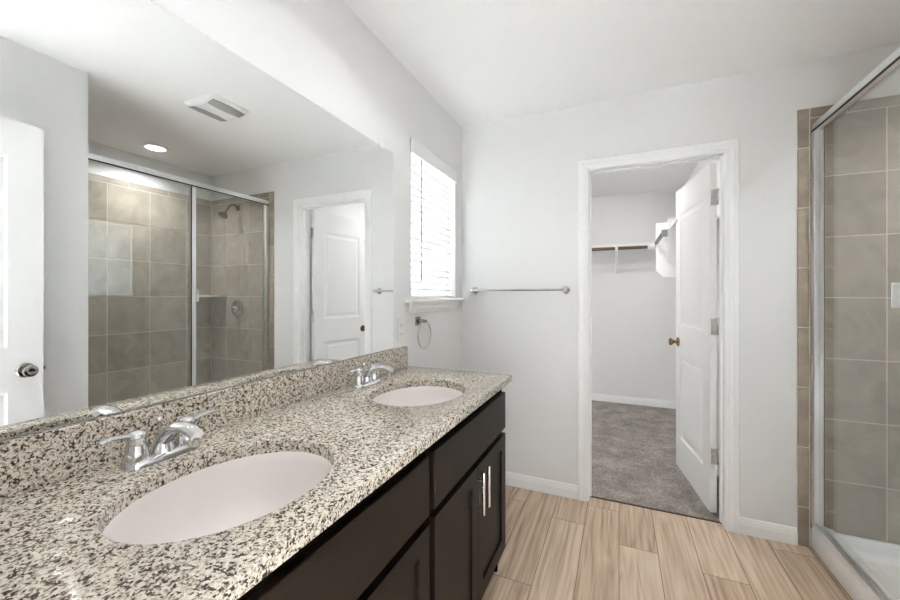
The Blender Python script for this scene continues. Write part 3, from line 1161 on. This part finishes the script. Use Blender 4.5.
for sx_, t_ in ((-1, 0), (1, 0)):
    box(bm, GX + sx_ * 0.004 - 0.001, GX + sx_ * 0.004 + 0.001, YM + 0.020, YM + 0.034, 1.215, 1.306, bev=0.0005)
    box(bm, GX + sx_ * 0.0185 - 0.0145, GX + sx_ * 0.0185 + 0.0145, YM + 0.020, YM + 0.026, 1.217, 1.304, bev=0.002)
h = obj('handle', bm, 'plastic', en)
h.parent = gd
h['label'] = 'small white pull handle'

sh = thing('wall_mounted_shower', 'dark metal shower sprayer on a curved arm on the back shower wall', 'shower', (2.298, YB - 0.0105, 2.092))
bm = new_bm()
lathe(bm, [(0.030, 0.0), (0.029, 0.004), (0.018, 0.012), (0.011, 0.015)], (2.298, YB - 0.0108, 2.092), '-y', 28)
obj('flange', bm, 'rod', sh, smooth=40)
bm = new_bm()
pts = []
for k in range(13):
    t = k / 12
    pts.append((2.298 - 0.012 * t, YB - 0.012 - 0.125 * t, 2.092 + 0.028 * math.sin(math.pi * t * 1.05) - 0.055 * t * t))
tube(bm, pts, 0.0088, 14)
obj('arm', bm, 'rod', sh, smooth=50)
bm = new_bm()
hp = Vector(pts[-1])
dirv = Vector((-0.10, -0.62, -0.78)).normalized()
prf = [(0.011, -0.006), (0.014, 0.004), (0.013, 0.014), (0.020, 0.022), (0.036, 0.042), (0.041, 0.052), (0.041, 0.058), (0.036, 0.060), (0.0001, 0.060)]
n0 = 28
q = dirv.to_track_quat('Z', 'Y')
rings = []
for r_, h_ in prf:
    rings.append([bm.verts.new(hp + q @ Vector((r_ * math.cos(2 * math.pi * k / n0), r_ * math.sin(2 * math.pi * k / n0), h_))) for k in range(n0)])
for a, c in zip(rings, rings[1:]):
    ring_bridge(bm, a, c)
bm.faces.new(rings[0])
obj('spray_head', bm, 'rod', sh, smooth=40)

va = thing('shower_valve', 'round chrome shower valve with a lever on the back shower wall', 'shower valve', (2.298, YB - 0.0105, 1.136))
bm = new_bm()
lathe(bm, [(0.086, 0.0), (0.085, 0.004), (0.074, 0.010), (0.050, 0.013), (0.030, 0.014)], (2.298, YB - 0.0108, 1.136), '-y', 40)
obj('escutcheon', bm, 'chrome', va, smooth=40)
bm = new_bm()
lathe(bm, [(0.030, 0.013), (0.029, 0.040), (0.024, 0.052), (0.020, 0.058), (0.0001, 0.060)], (2.298, YB - 0.0108, 1.136), '-y', 28)
tube(bm, [(2.298, YB - 0.055, 1.136), (2.280, YB - 0.062, 1.118), (2.262, YB - 0.064, 1.100)], [0.012, 0.009, 0.007], 14)
obj('lever', bm, 'chrome', va, smooth=50)

bm = new_bm()
cs = [(XS - 0.0105, YB - 0.0108)] + [(XS - 0.0105 - 0.235 * math.cos(t) ** 0.8, YB - 0.0108 - 0.235 * math.sin(t) ** 0.8) for t in [math.pi / 2 * k / 10 for k in range(11)]]
prism(bm, cs, lambda u, v, d: (u, v, d), 1.247, 1.266)
o = obj('corner_shelf', bm, 'grout')
tag(base_origin(o), 'small tan corner shelf high in the far corner of the shower', 'shelf')

# ------------------------------------------------------------------ ceiling fixtures
def area_lamp(name, loc, size, watts, parent, spread=150, col=(0.935, 0.97, 1.0)):
    l = bpy.data.lights.new(name, 'AREA')
    l.shape = 'DISK'
    l.size = size
    l.energy = watts
    l.color = col
    l.spread = math.radians(spread)
    o = bpy.data.objects.new(name, l)
    COL.objects.link(o)
    o.parent = parent
    o.location = Vector(loc) - parent.location
    o.visible_glossy = False      # the glowing lens itself is what shows in reflections
    return o


def can_light(x, y, label, watts, grp='recessed ceiling lights', spread=150):
    r = thing('recessed_light', label, 'ceiling light', (x, y, CH - 0.012), group=grp)
    bm = new_bm()
    lathe(bm, [(0.088, -0.0002), (0.090, 0.004), (0.084, 0.010), (0.070, 0.012), (0.066, 0.0095), (0.066, -0.0002)], (x, y, CH - 0.0004), '-z', 40)
    obj('trim_ring', bm, 'plastic', r, smooth=50)
    bm = new_bm()
    lathe(bm, [(0.066, 0.001), (0.066, 0.0075), (0.0001, 0.0085)], (x, y, CH - 0.0004), '-z', 40)
    obj('lens', bm, 'lens', r, smooth=50)
    area_lamp('lamp', (x, y, CH - 0.016), 0.12, watts, r, spread)
    return r


can_light(2.37, 1.80, 'round lit recessed light in the ceiling over the shower, seen in the mirror', LAMP_W['shower'], spread=136)
can_light(1.10, -1.25, 'added unseen round fill light in the bedroom ceiling behind the entry doorway', LAMP_W['bedroom'], spread=62)  # added lamp out of view, aimed at the pale floor for bounced fill
can_light(0.60, 0.45, 'round lit recessed light in the ceiling over the near end of the vanity', LAMP_W['vanity'])
can_light(0.60, 1.20, 'round lit recessed light in the ceiling over the window end of the vanity', LAMP_W['vanity'])

fan = thing('exhaust_fan', 'square white ceiling exhaust fan with two curved vents, seen in the mirror', 'exhaust fan', (1.300, 1.575, CH - 0.03))
bm = new_bm()
F0 = (1.300, 1.575)
def sq_loop(hx, hy, z, r):
    out = []
    for sx_, sy_, a0 in ((1, 1, 0), (-1, 1, 90), (-1, -1, 180), (1, -1, 270)):
        for k in range(6):
            t = math.radians(a0 + 18 * k)
            out.append(bm.verts.new((F0[0] + sx_ * (hx - r) + r * math.cos(t), F0[1] + sy_ * (hy - r) + r * math.sin(t), z)))
    return out
lp = [sq_loop(0.135, 0.130, CH - 0.0004, 0.03), sq_loop(0.135, 0.130, CH - 0.006, 0.03), sq_loop(0.128, 0.123, CH - 0.014, 0.03), sq_loop(0.085, 0.113, CH - 0.026, 0.03), sq_loop(0.04, 0.09, CH - 0.030, 0.03)]
for a, c in zip(lp, lp[1:]):
    ring_bridge(bm, a, c)
bm.faces.new(lp[0]); bm.faces.new(lp[-1])
obj('cover', bm, 'plastic', fan, smooth=35)
for s in (-1, 1):
    bm = new_bm()
    for (xa, xb, zz) in ((0.062, 0.122, 0),):
        n = 10
        ins, outs = [], []
        for k in range(n + 1):
            t = -1 + 2 * k / n
            y = F0[1] + 0.104 * t
            bow = 0.014 * (1 - t * t)
            def zat(dx):
                return CH - 0.0145 - 0.012 * max(0.0, min(1.0, (0.126 - dx) / 0.042)) - 0.0052
            xi, xo = xa - 0.012 + bow * -1 + 0.012, xb - 0.010 + bow * 0.6
            ins.append(bm.verts.new((F0[0] + s * xi, y, zat(xi) - 0.002)))
            outs.append(bm.verts.new((F0[0] + s * xo, y, zat(xo) - 0.002)))
        for k in range(n):
            bm.faces.new((ins[k], ins[k + 1], outs[k + 1], outs[k]))
        geo = bmesh.ops.extrude_face_region(bm, geom=list(bm.faces))
        bmesh.ops.translate(bm, verts=[v for v in geo['geom'] if isinstance(v, bmesh.types.BMVert)], vec=(0, 0, 0.004))
    vt = obj('vent', bm, 'grey', fan)
    vt['label'] = 'curved grey air slot'

# ------------------------------------------------------------------ closet
SZ0, SZ1, SYF = 1.800, 1.822, 4.545
fs = thing('closet_shelf', 'white closet shelf along the back wall above a dark hanging rod', 'shelf', (0.55, CY1, SZ0))
bm = new_bm()
box(bm, CX0 + 0.001, CX1 - 0.001, SYF, CY1 - 0.0005, SZ0, SZ1, bev=0.002)
obj('board', bm, 'trim', fs)
bm = new_bm()
bxs = 0.985
box(bm, bxs - 0.014, bxs + 0.014, CY1 - 0.008, CY1 - 0.0005, 1.520, SZ0 - 0.0005, bev=0.001)
tube(bm, [(bxs, CY1 - 0.006, 1.530), (bxs, CY1 - 0.16, 1.640), (bxs, SYF + 0.01, SZ0 - 0.012)], 0.009, 10)
box(bm, bxs - 0.009, bxs + 0.009, SYF - 0.004, CY1 - 0.004, SZ0 - 0.012, SZ0 - 0.0005, bev=0.001)
box(bm, bxs - 0.014, bxs + 0.014, 4.474, 4.4825, 1.748, 1.806, bev=0.002)
box(bm, bxs - 0.014, bxs + 0.014, 4.476, SYF + 0.02, 1.7895, SZ0 - 0.0005, bev=0.001)
obj('bracket', bm, 'trim', fs)

RX0, RX1 = 1.385, CX1 - 0.001
rs = thing('closet_shelf', 'short white closet shelf on the right wall half hidden by the open door', 'shelf', (1.5, 3.9, SZ0))
bm = new_bm()
box(bm, RX0, RX1, 3.20, SYF - 0.001, SZ0, SZ1, bev=0.002)
obj('board', bm, 'trim', rs)
for yp, xp, za, zb in ((4.10, 1.332, 1.436, 1.950), (3.50, 1.369, 1.480, 1.885)):
    bm = new_bm()
    poly = [(RX1, za), (xp + 0.06, za), (xp, za + 0.06), (xp, SZ0 - 0.0005), (RX1, SZ0 - 0.0005)]
    prism(bm, poly, lambda u, v, d: (u, d, v), yp, yp + 0.018)
    box(bm, xp, RX0 - 0.001, yp, yp + 0.018, SZ0 - 0.0005, zb)
    box(bm, RX0 - 0.001, RX1, yp, yp + 0.018, SZ1 + 0.0005, zb)
    obj('support_panel', bm, 'trim', rs)
bm = new_bm()
box(bm, 1.322, 1.3685, 3.502, 3.516, 1.735, 1.795, bev=0.002)
k = obj('rod_hook', bm, 'wand', rs)

bm = new_bm()
tube(bm, [(CX0 + 0.001, 4.500, 1.772), (1.300, 4.500, 1.772)], 0.0165, 18)
tube(bm, [(1.285, 4.500, 1.772), (1.345, 4.500, 1.772)], 0.026, 18, mi=1)
o = obj('hanging_rod', bm, ['rod', 'trim'], None, smooth=40)
tag(base_origin(o), 'dark bronze hanging rod along the back of the closet', 'clothes rod')
bm = new_bm()
tube(bm, [(1.335, 3.5165, 1.764), (1.335, 4.0995, 1.764)], 0.0165, 18)
o = obj('hanging_rod', bm, 'rod', None, smooth=40)
tag(base_origin(o), 'short dark bronze hanging rod beside the right closet shelf', 'clothes rod')

cl = thing('closet_light', 'round white flush light on the closet ceiling above the doorway', 'ceiling light', (0.95, 3.50, CH - 0.05))
bm = new_bm()
lathe(bm, [(0.075, 0.0), (0.078, 0.010), (0.070, 0.022), (0.060, 0.022)], (0.95, 3.50, CH - 0.0003), '-z', 32)
obj('canopy', bm, 'plastic', cl, smooth=40)
bm = new_bm()
lathe(bm, [(0.060, 0.0215), (0.058, 0.034), (0.040, 0.044), (0.0001, 0.047)], (0.95, 3.50, CH - 0.0003), '-z', 32)
obj('lens', bm, 'lens', cl, smooth=50)
area_lamp('lamp', (0.95, 3.50, CH - 0.052), 0.10, LAMP_W['closet'], cl, spread=180, col=(1.0, 0.975, 0.945))
